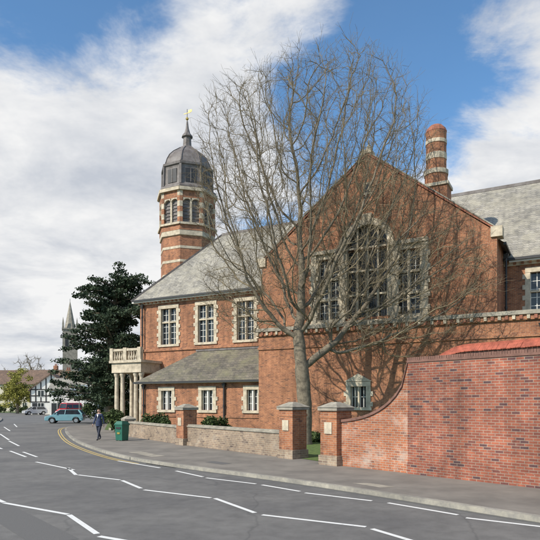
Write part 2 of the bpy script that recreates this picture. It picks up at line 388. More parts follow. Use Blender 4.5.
for k in range(8):
    a=o8*2*k; n=Vector((math.cos(a),math.sin(a),0)); t=Vector((-n.y,n.x,0)); c=Vector((tx,ty,0))
    hw=2.6*math.tan(o8)
    def q(s0,s1,z0,z1,r0,r1,mat):
        pts=[]
        for z in (z0,z1):
            for s_,r_ in ((s0,r1),(s1,r1),(s1,r0),(s0,r0)): pts.append(tuple(c+t*s_+n*r_+Vector((0,0,z))))
        i=len(T.v); T.v+=pts
        for f in ((0,3,2,1),(4,5,6,7),(0,1,5,4),(1,2,6,5),(2,3,7,6),(3,0,4,7)):
            T.f.append(tuple(i+j for j in f)); T.m.append(T.mi(mat))
    q(-hw,hw,19.2,22.2,1.9,2.35,LEAD)
    for s_ in (-hw,hw-.28):
        for j in range(6): q(s_,s_+.28,19.2+j*.5,19.7+j*.5,2.3,2.6+.01*(j%2),ST if j%2 else BR)
    q(-.09,.09,19.2,21.4,2.34,2.52,ST)
    q(-hw+.28,hw-.28,21.55,22.2,2.3,2.59,BR)
    for s_ in (-.43,.43):
        for j in range(6):
            z=19.3+j*.33; q(s_-.33,s_+.33,z,z+.06,2.32,2.42,LEAD)
    m=hw-.28
    for cx0 in (-m/2,m/2):
        r=m/2-.05
        for g in np.linspace(0,math.pi,9)[:-1]:
            g1=g+math.pi/8
            x0=cx0-r*math.cos(g);x1=cx0-r*math.cos(g1);z0=21.2+r*math.sin(g)*.8
            q(x0,x1,max(21.2,z0-.02),21.6,2.3,2.585,ST)
    q(-hw-.05,hw+.05,22.2,22.5,2.2,2.82,ST); q(-hw-.1,hw+.1,19.0,19.2,2.3,2.75,ST)
    # window-like lead panels in the drum
    q(-.5,.5,23.15,24.45,2.1,2.36,IRON); q(-.04,.04,23.15,24.45,2.3,2.4,LEAD)
T.rev(tx,ty,[(octr(2.55),22.4),(octr(2.68),22.6),(octr(2.66),22.75),(octr(2.38),22.95),(octr(2.32),23.1),(octr(2.28),24.6),(octr(2.3),24.75),(octr(2.42),24.85),(octr(2.44),25.05),(octr(2.2),25.2),(octr(2.05),25.7),(octr(1.8),26.2),(octr(1.4),26.65),(octr(.95),27.0),(octr(.7),27.2),(octr(.6),27.35),(octr(.40),27.45),(octr(.36),28.3),(octr(.52),28.4),(octr(.5),28.5),(octr(.28),28.8),(octr(.15),29.3),(octr(.07),30.0)],8,LEAD,o8)
for k in range(16):
    a=o8*k; f=1/math.cos(o8) if k%2 else 1.0
    if k%2:
        T.bar((tx+2.33*f*math.cos(a),ty+2.33*f*math.sin(a),22.95),(tx+2.3*f*math.cos(a),ty+2.3*f*math.sin(a),24.8),.2,LEAD)
        pr=[(2.2,25.2),(2.05,25.7),(1.8,26.2),(1.4,26.65),(.95,27.0),(.7,27.2)]
        for (r0,z0),(r1,z1) in zip(pr,pr[1:]): T.bar((tx+r0*f*math.cos(a),ty+r0*f*math.sin(a),z0),(tx+r1*f*math.cos(a),ty+r1*f*math.sin(a),z1),.1,LEAD)
T.rev(tx,ty,[(.035,29.9),(.03,31.2)],6,IRON)
T.rev(tx,ty,[(.02,30.05),(.15,30.2),(.15,30.3),(.02,30.45)],8,GOLD)
T.bar((tx-.4,ty,30.8),(tx+.4,ty,30.8),.045,GOLD); T.box(tx+.15,tx+.55,ty-.02,ty+.02,30.83,31.05,GOLD)
T.obj('bell_turret',B)

# ------------------------------------------------------------ ground, road, pavement
G=MB(); G.face([(-2500,-1500,-.03),(2500,-1500,-.03),(2500,3500,-.03),(-2500,3500,-.03)],FIELD); G.obj('ground')
K=[(22,-9.3),(18,-4.6),(5.13,10.64),(.84,15.7),(-3.04,19.3),(-5.6,22.1),(-8.2,26.3),(-11.3,32.2),(-15.2,41.5),(-17.6,48),(-18.2,51.5),(-16.5,55),(-10,58),(10,64)]
def smooth(P,it=2):
    for _ in range(it):
        Q=[P[0]]
        for a,b2 in zip(P,P[1:]):
            Q.append((a[0]*.75+b2[0]*.25,a[1]*.75+b2[1]*.25)); Q.append((a[0]*.25+b2[0]*.75,a[1]*.25+b2[1]*.75))
        Q.append(P[-1]); P=Q
    return P
K=smooth(K)
LK=smooth([(-110,118),(-70,112),(-48,96),(-36,76),(-28,57),(-22.5,42),(-18.5,31),(-15.5,24),(-12,17),(-8,11),(-2.2,4.2),(6,-5.5),(13,-14)])
road=MB()
far=[(30,75),(20,112),(-20,122),(-110,128)]
road.face([(x,y,0) for x,y in K+far+LK],ASPH); road.obj('road')
def strip(P,off0,off1,z0,z1,mat,name=None,mb=None):
    m=mb or MB(); n=len(P); L0=[];L1=[]
    for i,p in enumerate(P):
        a=Vector(P[max(0,i-1)]);b2=Vector(P[min(n-1,i+1)]);d=(b2-a).normalized(); nn=Vector((-d.y,d.x))
        L0.append((p[0]+nn.x*off0,p[1]+nn.y*off0)); L1.append((p[0]+nn.x*off1,p[1]+nn.y*off1))
    for i in range(n-1):
        a,b2,c,d=L0[i],L0[i+1],L1[i+1],L1[i]
        m.face([(*a,z1),(*b2,z1),(*c,z1),(*d,z1)],mat)
        if z1-z0>.02:
            m.face([(*a,z0),(*b2,z0),(*b2,z1),(*a,z1)],mat); m.face([(*d,z0),(*c,z0),(*c,z1),(*d,z1)],mat)
    if not mb and name: return m.obj(name)
    return m
pav=MB(); pav.face([(x,y,.115) for x,y in list(K)+[(60,60),(60,-9)]],PAVE); pav.obj('pavement')
strip(K,0,-.16,-.01,.12,KERB,'kerb')
strip(LK,0,-.16,-.01,.12,KERB,'kerb')
strip(LK,-.16,-4.5,0,.115,PAVE,'pavement')
strip(K,.02,.10,0,.003,ASPD,'gutter')
lawn=MB(); lp=[(2.2,19.9),(.9,22.1),(-4.3,28.9),(-9.0,36.1),(-11.5,42.5),(-13,44),(-20,70),(60,70),(60,-8),(22,-1.5),(7.1,14.5)]
lawn.face([(x,y,.125) for x,y in lp],GRASS); lawn.obj('lawn')
mk=MB()
def line(a,b2,w=.11,mat=RWH,z=.005):
    A=Vector(gp(*a));Bv=Vector(gp(*b2)); d=(Bv-A).normalized(); n=Vector((-d.y,d.x))*w/2
    mk.face([(A.x+n.x,A.y+n.y,z),(Bv.x+n.x,Bv.y+n.y,z),(Bv.x-n.x,Bv.y-n.y,z),(A.x-n.x,A.y-n.y,z)],mat)
for s in [((118,461),(160,468)),((176,471),(203,477)),((206,478),(256,484)),((262,485),(300,491.5)),((305,493),(372,501)),((388,503),(458,515)),((466,518),(560,529)),((575,531),(700,560)),
          ((36,462),(74,470)),((68,468),(76,475)),((78,475),(120,480)),((122,480.5),(141,488.5)),((144,490),(211,498)),((215,498.5),(255,513)),((262,515),(366,527)),((372,529),(412,541)),((420,543),(600,575)),
          ((4,503),(68,514.5)),((69,515),(97,534)),((99,536.5),(190,552)),((-30,488),(4,502.5)),((-60,480),(-20,489)),
          ((0,434),(9,440)),((9,441),(19,446)),((10,451),(26,457)),((23,452),(37,457)),((-10,444),(2,449)),((4,427),(10,431)),((14,424),(17,427))]: line(*s)
mk.obj('road_markings')
Ks=[p for p in K if 20.5<p[1]<53 and p[0]<-4.0]
yl=MB(); strip(Ks,.28,.35,0,.0045,RYL,mb=yl); strip(Ks,.45,.52,0,.0045,RYL,mb=yl); yl.obj('double_yellow_lines')
pt=MB()
def quadpx(pts,z,mat): pt.face([(*gp(a,b2,z),z) for a,b2 in pts],mat)
quadpx([(128,452),(152,457),(165,456),(141,451.5)],.119,STG)
quadpx([(352,483),(380,487.5),(396,487),(370,483)],.119,STG)
quadpx([(205,462),(222,464.5),(232,463.5),(214,461)],.119,ASPD)
pt.obj('footway_covers')
pt=MB()
pt.rev(2.2,8.8,[(.33,.0035),(.33,.006)],20,IRON)
pt.face([(-9.2,15.5,.003),(-8.6,15.9,.003),(-3.2,9.4,.003),(-3.8,9.0,.003)],ASPD)  # faint dark strip: lower-left shadow painted into the road colour
pt.face([(-3.6,19.2,.003),(-3.25,19.5,.003),(-4.6,21.0,.003),(-4.95,20.7,.003)],ASPD)
pt.obj('road_repairs_and_shadow')

# ------------------------------------------------------------ boundary walls
def local_obj(mb,name,p,q,parent=None):
    a=math.atan2(q[1]-p[1],q[0]-p[0]); return mb.obj(name,parent,loc=(p[0],p[1],.1),rotz=a)
def coping(mb,prof,y0,y1,h,mat):
    for (x0,z0),(x1,z1) in zip(prof,prof[1:]): mb.prism([(x0,z0+.002),(x1,z1+.002),(x1,z1+h),(x0,z0+h)],y0,y1,mat)
P3=(2.19,19.5); PE=(16.5,3.3)
w=MB()
L1=3.1
ts=np.linspace(0,1,14)
prof=[(.3+(L1-.3)*t,1.5+.25*t+1.66*(1-math.sqrt(max(0,1-t**2.6)))) for t in ts]
w.prism([(.3,-.1)]+prof+[(L1,-.1)],0,.36,BRP)
coping(w,prof,-.05,.41,.09,COPE)
Lw=math.hypot(PE[0]-P3[0],PE[1]-P3[1])
w.box(L1+.002,Lw,-.03,.36,-.1,3.40,BRW)
w.box(L1-.02,Lw,-.06,.40,3.402,3.47,COPE)
x=L1-.02
while x<Lw:
    w.box(x+.004,x+.071,-.045+random.uniform(-.006,.006),.385,3.471,3.56+random.uniform(-.006,.006),COPE); x+=.075
w.box(L1+.01,Lw,-.09,-.031,-.1,.35,BRW)
local_obj(w,'brick_boundary_wall',P3,PE)
def pier(name,p,q,h,wd=.76,stone=True):
    e=MB(); hw=wd/2
    e.box(-hw,hw,-hw+.15,hw+.15,-.1,h-.3,BR)
    e.box(-hw-.05,hw+.05,-hw+.1,hw+.2,-.1,.35,BRS)
    e.box(-hw-.07,hw+.07,-hw+.08,hw+.22,h-.298,h-.19,STG)
    e.frustum(-hw-.1,hw+.1,-hw+.05,hw+.25,h-.188,-.12,.12,.05,.25,h+.0,STG)
    if stone:
        e.box(-.17,.17,-hw+.118,-hw+.149,h-1.1,h-.7,ST)
        e.box(-hw-.02,hw+.02,-hw+.13,hw+.17,h-.55,h-.45,BR)
    local_obj(e,name,p,q)
P2=(.78,21.8); P1=(-4.4,28.6); P0=(-9.3,36.2)
pier('gate_pier',P3,PE,2.2); pier('gate_pier',P2,(.78+.665,21.8-.75),2.2)
def lowwall(name,p,q,h,mat):
    m=MB(); L=math.hypot(q[0]-p[0],q[1]-p[1])
    m.box(.3,L-.3,0,.34,-.1,h,mat); m.box(.3,L-.3,-.05,.39,h+.002,h+.06,STG); m.box(.3,L-.3,.02,.32,h+.061,h+.12,STG)
    m.box(.3,L-.3,-.06,-.002,-.1,.2,BRS)
    local_obj(m,name,p,q)
lowwall('low_boundary_wall',P1,P2,.95,BRS)
pier('gate_pier',P1,P2,2.1)
lowwall('low_boundary_wall',P0,P1,.85,BRS); pier('gate_pier',P0,P1,1.3,.6,False)
w=MB(); a=(5.9,21.3); b2=(14.5,12.2); L=math.hypot(b2[0]-a[0],b2[1]-a[1])
prof=[(0,3.45)]+[(.15+1.5*t,3.5+.55*math.sin(t*math.pi/2)) for t in np.linspace(0,1,8)]+[(L,4.1)]
w.prism([(0,-.1)]+prof+[(L,-.1)],0,.35,BRW)
# overlapping red tiles on a small sloping cap
def zt(x):
    for (x0,z0),(x1,z1) in zip(prof,prof[1:]):
        if x0<=x<=x1: return z0+(z1-z0)*(x-x0)/max(1e-6,x1-x0)
    return prof[-1][1]
x=0
while x<L-.16:
    z=zt(x+.08); j=random.uniform(-.008,.008); dz=zt(x+.16)-zt(x)
    for s,y0 in ((1,-.1),(-1,.45)):
        w.face([(x,y0,z-.02+j),(x+.16,y0,z-.02+j+dz*.5),(x+.16,.175,z+.2+j+dz*.5),(x,.175,z+.2+j)],REDB)
        w.face([(x,y0,z-.05+j),(x+.155,y0,z-.05+j+dz*.5),(x+.155,y0,z-.02+j+dz*.5),(x,y0,z-.02+j)],REDB)
    x+=.165
for (x0,z0),(x1,z1) in zip(prof,prof[1:]): w.bar((x0,.175,z0+.2),(x1,.175,z1+.2),.09,REDB)
local_obj(w,'garden_wall',a,b2)

# ------------------------------------------------------------ bare tree
def tube_mesh(chains,name,mats,parent=None):
    V=[];F=[];M=[]
    for pts,rad,k,mi in chains:
        n=len(pts); base=len(V)
        P_=[Vector(p) for p in pts]
        ref=Vector((.31,.83,.2)).normalized()
        for i in range(n):
            d=(P_[min(n-1,i+1)]-P_[max(0,i-1)])
            d=d.normalized() if d.length>1e-6 else Vector((0,0,1))
            u=d.cross(ref)
            if u.length<.05: u=d.cross(Vector((1,0,0)))
            u.normalize(); v=d.cross(u)
            for j in range(k):
                a=2*math.pi*j/k; p=P_[i]+(u*math.cos(a)+v*math.sin(a))*rad[i]; V.append((p.x,p.y,p.z))
        for i in range(n-1):
            for j in range(k):
                j2=(j+1)%k; F.append((base+i*k+j,base+i*k+j2,base+(i+1)*k+j2,base+(i+1)*k+j)); M.append(mi)
    me=bpy.data.meshes.new(name); me.from_pydata(V,[],F)
    for m in mats: me.materials.append(m)
    me.polygons.foreach_set('material_index',M); me.polygons.foreach_set('use_smooth',[True]*len(F)); me.update()
    o=bpy.data.objects.new(name,me); scene.collection.objects.link(o)
    if parent: o.parent=parent
    return o
def grow_tree(name,base,trunk,ells,nattr,kill=.75,step=.33,infl=5.0,tw=2,twlen=(.5,1.3),rtip=.013,seed=3,expo=2.35,twr=.009,rmax=None,subs=.75):
    rng=np.random.RandomState(seed); random.seed(seed)
    tot=sum(e[6] for e in ells); A=[]
    for cx,cy,cz,rx_,ry_,rz_,wt in ells:
        m=int(nattr*wt/tot); v=rng.normal(size=(m,3)); v/=np.linalg.norm(v,axis=1)[:,None]
        r=rng.rand(m)**(1/2.6); A.append(v*r[:,None]*np.array([rx_,ry_,rz_])+np.array([cx,cy,cz]))
    A=np.vstack(A)
    nodes=[];par=[]
    for i in range(len(trunk)-1):
        a=np.array(trunk[i]);b2=np.array(trunk[i+1]); k=max(1,int(np.linalg.norm(b2-a)/step))
        for j in range(k):
            nodes.append(a+(b2-a)*j/k+rng.normal(0,.015,3)); par.append(len(nodes)-2)
    nodes.append(np.array(trunk[-1])); par.append(len(nodes)-2); par[0]=-1
    nd=np.array(nodes); D=np.linalg.norm(A[:,None]-nd[None],axis=2); near=D.argmin(1); dist=D.min(1)
    alive=np.ones(len(A),bool); ntr=len(nodes)
    dirs=[np.zeros(3)]+[ (lambda d:d/max(1e-6,np.linalg.norm(d)))(nodes[i]-nodes[par[i]]) for i in range(1,len(nodes))]
    grown={}
    for it in range(140):
        idx=np.where(alive&(dist<infl*(3 if it<25 else 1)))[0]
        if len(idx)==0: break
        nn=near[idx]; vec=A[idx]-np.array(nodes)[nn]; vec/=np.linalg.norm(vec,axis=1)[:,None]+1e-9
        u,inv=np.unique(nn,return_inverse=True); S=np.zeros((len(u),3)); np.add.at(S,inv,vec)
        new=[]
        for ui,s_ in zip(u,S):
            if grown.get(ui,0)>3: continue
            l=np.linalg.norm(s_)
            if l<1e-6: continue
            d=s_/l+dirs[ui]*.6+rng.normal(0,.17,3)+np.array([0,0,.10]); d/=np.linalg.norm(d)
            p=nodes[ui]+d*step; grown[ui]=grown.get(ui,0)+1
            nodes.append(p);par.append(int(ui));dirs.append(d);new.append(len(nodes)-1)
        if not new: break
        npn=np.array([nodes[i] for i in new]); ids=np.array(new)
        ai=np.where(alive)[0]
        D=np.linalg.norm(A[ai][:,None]-npn[None],axis=2); m=D.min(1); am=D.argmin(1)
        better=m<dist[ai]; near[ai[better]]=ids[am[better]]; dist[ai[better]]=m[better]
        alive&=~(dist<kill)
    n=len(nodes); ch=[[] for _ in range(n)]
    for i,p in enumerate(par):
        if p>=0: ch[p].append(i)
    acc=[0.0]*n
    for i in range(n-1,-1,-1):
        if not ch[i]: acc[i]=rtip**expo
        else: acc[i]=sum(acc[c] for c in ch[i])+ (rtip*.25)**expo
    rad=[a**(1/expo) for a in acc]
    sc=rmax/rad[0] if rmax else 1.0
    rad=[r*(1+(sc-1)*min(1,(r/rad[0])**.5)) for r in rad]
    chains=[]
    stack=[(0,None)]
    while stack:
        s0,p0=stack.pop(); c=[];r=[]
        if p0 is not None: c.append(nodes[p0]); r.append(rad[s0]*1.05)
        i=s0
        while True:
            z=nodes[i][2]; f=1
            if z<base[2]+.9 and p0 is None: f=1+.45*(1-(z-base[2])/.9)**2
            c.append(nodes[i]); r.append(rad[i]*f)
            if not ch[i]: break
            k=sorted(ch[i],key=lambda q:-rad[q])
            for q in k[1:]: stack.append((q,i))
            i=k[0]
        kk=12 if max(r)>.15 else (6 if max(r)>.04 else 4)
        if len(c)>1: chains.append((c,r,kk,0 if max(r)>.05 else 1))
    for i in range(ntr,n):
        if rad[i]>.06: continue
        cnt=tw+ (2 if not ch[i] else 0)
        for _ in range(cnt):
            if random.random()<.25: continue
            d=np.array(dirs[i])*.9+rng.normal(0,.55,3)+np.array([0,0,.12]); d/=np.linalg.norm(d)
            L=random.uniform(*twlen); p=nodes[i]; c=[p]; dd=d.copy()
            for j in range(3):
                dd=dd+rng.normal(0,.14,3)+np.array([0,0,.05]); dd/=np.linalg.norm(dd); c.append(c[-1]+dd*L/3)
            chains.append((c,[twr,twr*.9,twr*.75,twr*.5],3,1))
            for j in (1,2,3):
                if random.random()<subs:
                    d2=dd+rng.normal(0,.6,3); d2/=np.linalg.norm(d2); l=L*random.uniform(.25,.5)
                    chains.append(([c[j],c[j]+(d2+rng.normal(0,.12,3))*l],[twr*.75,twr*.45],3,1))
    o=tube_mesh(chains,name,[BARK,TWIG]); print(name,'nodes',n,'chains',len(chains))
    return o
TB=(1.75,29.0,.1)
grow_tree('bare_lime_tree',TB,[TB,(1.82,29,1.5),(1.75,29.05,2.9),(1.62,29,4.3)],
    [(2.6,29.3,13.4,5.6,5.2,7.5,4.7),(7.9,29.4,8.8,3.9,3.4,3.7,1.8),(-1.3,29,13.8,2.9,3.4,5.2,2.0),(5.6,29.4,15.2,2.9,3.4,4.6,1.2),(-.7,28.8,8.2,2.9,3.0,2.8,1.2),(5.6,29.5,5.8,3.6,2.6,1.6,.4)],
    6200,kill=.56,step=.3,infl=4.0,tw=3,twlen=(.4,1.05),seed=5,rmax=.37,twr=.0078,rtip=.0115,subs=.65)

# ------------------------------------------------------------ foliage helpers
def leafcloud(name,clumps,per,size,mat,flat=.6,seed=1,parent=None):
    rng=np.random.RandomState(seed)
    C=np.array([c[:3] for c in clumps]); Rr=np.array([c[3:6] for c in clumps])
    idx=np.repeat(np.arange(len(clumps)),per)
    v=rng.normal(size=(len(idx),3)); v/=np.linalg.norm(v,axis=1)[:,None]
    p=C[idx]+v*(rng.rand(len(idx))**.45)[:,None]*Rr[idx]
    n=rng.normal(size=p.shape); n[:,2]=n[:,2]*flat+np.sign(n[:,2])*.3; n/=np.linalg.norm(n,axis=1)[:,None]
    a=np.cross(n,rng.normal(size=p.shape)); a/=np.linalg.norm(a,axis=1)[:,None]+1e-9; b2=np.cross(n,a)
    s=(size*(.5+rng.rand(len(idx))))[:,None]
    q=np.stack([p-a*s,p-b2*s*.55,p+a*s,p+b2*s*.55],1).reshape(-1,3)
    F=np.arange(len(q)).reshape(-1,4)
    me=bpy.data.meshes.new(name); me.from_pydata(q.tolist(),[],F.tolist()); me.materials.append(mat); me.update()
    o=bpy.data.objects.new(name,me); scene.collection.objects.link(o)
    if parent: o.parent=parent
    return o
rng=np.random.RandomState(11)
ced=empty('cedar_tree',(-17.2,60,0))
ch=[([(0,0,0),(0,0,5),(.2,0,10),(.9,0,16)],[.6,.5,.35,.08],10,0)]
cl=[]
for z in np.arange(2.4,16.0,.72):
    f=max(0,1-(z-2.4)/14.5); Lm=1.7+4.3*f**.5
    for k in range(int(6+4*f)):
        a=rng.rand()*6.28; L_=Lm*rng.uniform(.45,1.2); rise=rng.uniform(-.05,.25)*L_
        x0=.2+.04*z
        ch.append(([(x0,0,z-.3),(x0+math.cos(a)*L_*.5,math.sin(a)*L_*.5,z+rise*.4),(x0+math.cos(a)*L_,math.sin(a)*L_,z+rise)],[.12,.08,.03],5,0))
        for t in np.arange(.3,1.08,.17):
            rr=.45+.5*rng.rand()
            cl.append((x0+math.cos(a)*L_*t+rng.normal(0,.3),math.sin(a)*L_*t+rng.normal(0,.3),z+rise*t+rng.normal(0,.18),rr*1.15,rr*1.15,.3))
for k in range(6): cl.append((.9+rng.normal(0,.5),rng.normal(0,.4),15.2+k*.33,.7,.7,.35))
tube_mesh(ch,'trunk_and_limbs',[BARK],ced)
leafcloud('needles',cl,70,.14,CED,parent=ced,seed=4)
def shrub(name,x,y,r,h,mat,per=260,size=.08,seed=1,z0=.1):
    rg=np.random.RandomState(seed); cl=[(x+rg.normal(0,r*.45),y+rg.normal(0,r*.45),z0+h*rg.uniform(.2,.8),r*.5,r*.5,h*.28) for _ in range(14)]
    return leafcloud(name,cl,per,size,mat,seed=seed)
shrub('garden_shrub',-7.4,38.2,.9,1.5,HDG,seed=2); shrub('garden_shrub',-3.4,34.6,.9,1.3,HDG,seed=3); shrub('garden_shrub',2.4,30.6,.8,.6,HDG,seed=5,per=150)
shrub('garden_shrub',-11.2,40.5,.8,1.7,HDG,seed=6)
yt=empty('spring_tree',(-50.5,112,0)); rg=np.random.RandomState(5)
cl=[(rg.normal(0,1.7),rg.normal(0,1.6),4.4+rg.normal(0,1.6),.9,.9,.7) for _ in range(75)]
leafcloud('leaves',cl,120,.16,YEL,parent=yt,seed=8)
tube_mesh([([(0,0,0),(0,0,2.4),(.3,0,5.5)],[.3,.25,.1],8,0),([(0,0,2.2),(-1.5,0,4.2),(-2.2,0,5.5)],[.15,.1,.05],6,0),([(0,0,2.3),(1.5,.4,4.4),(2,.6,5.6)],[.15,.1,.05],6,0)],'trunk',[BARK],yt)
def hedge(name,p,q,h,wd,mat,per=60,size=.14,seed=1):
    rg=np.random.RandomState(seed); L=math.hypot(q[0]-p[0],q[1]-p[1]); n=int(L/.6)*3
    cl=[]
    for i in range(n):
        t=rg.rand(); cl.append((p[0]+(q[0]-p[0])*t+rg.normal(0,wd*.2),p[1]+(q[1]-p[1])*t+rg.normal(0,wd*.2),h*rg.uniform(.15,.8),.6,.5,h*.24))
    return leafcloud(name,cl,per,size,mat,seed=seed)
hedge('roadside_hedge',(-72,119),(-45,119),2.0,1.2,HDG,seed=3)
hedge('roadside_hedge',(-22,66),(-14,60),2.6,1.8,HDG,seed=4,size=.13,per=90)
gv=MB(); gv.face([(-120,122,.01),(-40,121,.01),(-36,150,.01),(-120,160,.01)],GRASS); gv.obj('grass_verge')
cl=[]; rg=np.random.RandomState(21)
for i in range(420):
    a=rg.uniform(-1.35,1.35); d=rg.uniform(230,300); h=rg.uniform(5,10)
    cl.append((math.sin(a)*d,math.cos(a)*d,h*.55,6,6,h*.55))
leafcloud('far_woodland',cl,90,1.1,FAR,seed=3)
def baretree(x,y,h,w,seed):
    return grow_tree('distant_bare_tree',(x,y,0),[(x,y,0),(x,y,h*.3)],[(x,y,h*.66,w,w,h*.34,1)],350,kill=w*.16,step=w*.09,infl=w*1.2,tw=1,twlen=(w*.1,w*.25),rtip=.04,seed=seed,twr=.03,rmax=.35)
baretree(-62,145,14.5,4.2,3); baretree(-44,170,13,4.5,4); baretree(-74,150,12,5,6)

# ------------------------------------------------------------ distant houses
TILE=slate('brown_tile',(.20,.13,.09),(.15,.10,.075),(.08,.06,.05))
REND=simple('cream_render',(.58,.53,.43),.85,.2,1)
TIMB=simple('black_timber',(.035,.03,.028),.7,.3,3)
def house(name,x,y,rot,w,d,h,rh,wallm,roofm,gable_front=False,floors=2,chim=True,timber=False,n=3):
    e=empty(name,(x,y,0),rot); m=MB()
    m.box(-w/2,w/2,-d/2,d/2,0,h,wallm)
    r=MB()
    if gable_front:
        m.prism([(-w/2,h+.001),(w/2,h+.001),(0,h+rh)],-d/2,d/2,wallm)
        for s in (-1,1): r.prism([(0,h+rh),(s*(w/2+.4),h-.3),(s*(w/2+.4),h-.1),(0,h+rh+.2)],-d/2-.35,d/2+.35,roofm)
    else:
        for s in (-1,1): r.face([(-w/2-.3,s*(d/2+.4),h-.1),(w/2+.3,s*(d/2+.4),h-.1),(w/2+.3,0,h+rh),(-w/2-.3,0,h+rh)],roofm)
        for s in (-1,1): m.face([(s*w/2,-d/2,h),(s*w/2,d/2,h),(s*w/2,0,h+rh-.1)],wallm)
    if chim:
        r.box(w*.28,w*.28+.9,-.4,.4,h+rh*.4,h+rh+1.0,BR); r.rev(w*.28+.3,0,[(.13,h+rh+1.0),(.11,h+rh+1.5)],8,REDC); r.rev(w*.28+.65,0,[(.13,h+rh+1.0),(.11,h+rh+1.5)],8,REDC)
    r.obj('roof',e)
    wn=MB()
    for f in range(floors):
        zz=h/floors*f+.9
        for i in range(n):
            xx=-w/2+w*(i+.5)/n
            wn.box(xx-.6,xx+.6,-d/2-.05,-d/2+.02,zz,zz+1.3,WH); wn.box(xx-.5,xx+.5,-d/2-.07,-d/2-.052,zz+.1,zz+1.2,GLASS); wn.box(xx-.04,xx+.04,-d/2-.1,-d/2-.072,zz+.1,zz+1.2,WH)
    wn.box(-w/2+.3,-w/2+1.2,-d/2-.06,-d/2+.02,.05,2.1,IRON)
    wn.obj('windows_and_door',e)
    if timber:
        for i in range(9):
            xx=-w/2+w*i/8; m.box(xx-.1,xx+.1,-d/2-.045,-d/2-.003,h*.5,h+max(0,rh*(1-abs(xx)/(w/2)))-.1,TIMB)
        for z in (h*.5,h*.75,h): m.box(-w/2,w/2,-d/2-.06,-d/2-.048,z-.1,z+.1,TIMB)
    m.obj('walls',e); return e
house('timbered_house',-41.5,108,R(12),7.2,8,4.6,2.9,WH,TILE,gable_front=True,timber=True,n=2)
house('white_shop',-35.2,102,R(8),7.5,8,4.6,2.0,WH,SL,n=3)
house('brown_roof_house',-58,138,R(-6),18,9,6.6,3.6,REND,TILE,n=5)
house('terraced_house',-82,150,R(15),14,9,8,4.5,BR,TILE,n=4)
house('terraced_house',-38,150,R(0),12,9,6.5,3.5,BR,SL,n=4)
house('terraced_house',-20,140,R(-8),14,9,7,3.5,REND,TILE,n=4)
ch_=empty('stone_church',(-43.2,121,0),R(20)); m=MB()
m.box(-1.5,1.5,-1.5,1.5,0,17.8,STG); m.box(-1.65,1.65,-1.65,1.65,17.8,18.1,STG)
for sx in (-1,1):
    for sy in (-1,1): m.rev(sx*1.4,sy*1.4,[(.28,18.1),(.28,19.0),(.03,20.4)],4,STG,math.pi/4)
    m.box(sx*.7-.3,sx*.7+.3,-1.56,-1.5,14.2,16.6,IRON)
m.box(-1.53,-1.5,-.6,.6,14.2,16.6,IRON); m.box(1.5,1.53,-.6,.6,14.2,16.6,IRON)
m.rev(0,0,[(1.25,18.05),(.05,24.0)],8,STG,o8); m.rev(0,0,[(.04,23.8),(.04,24.6)],6,IRON)
m.box(1.5,15,-3.5,3.5,0,6,STG)
m.face([(1.5,-3.8,5.9),(15.3,-3.8,5.9),(15.3,0,10),(1.5,0,10)],SL); m.face([(1.5,3.8,5.9),(15.3,3.8,5.9),(15.3,0,10),(1.5,0,10)],SL)
m.face([(15,-3.5,6),(15,3.5,6),(15,0,9.8)],STG)
m.obj('tower_and_nave',ch_)

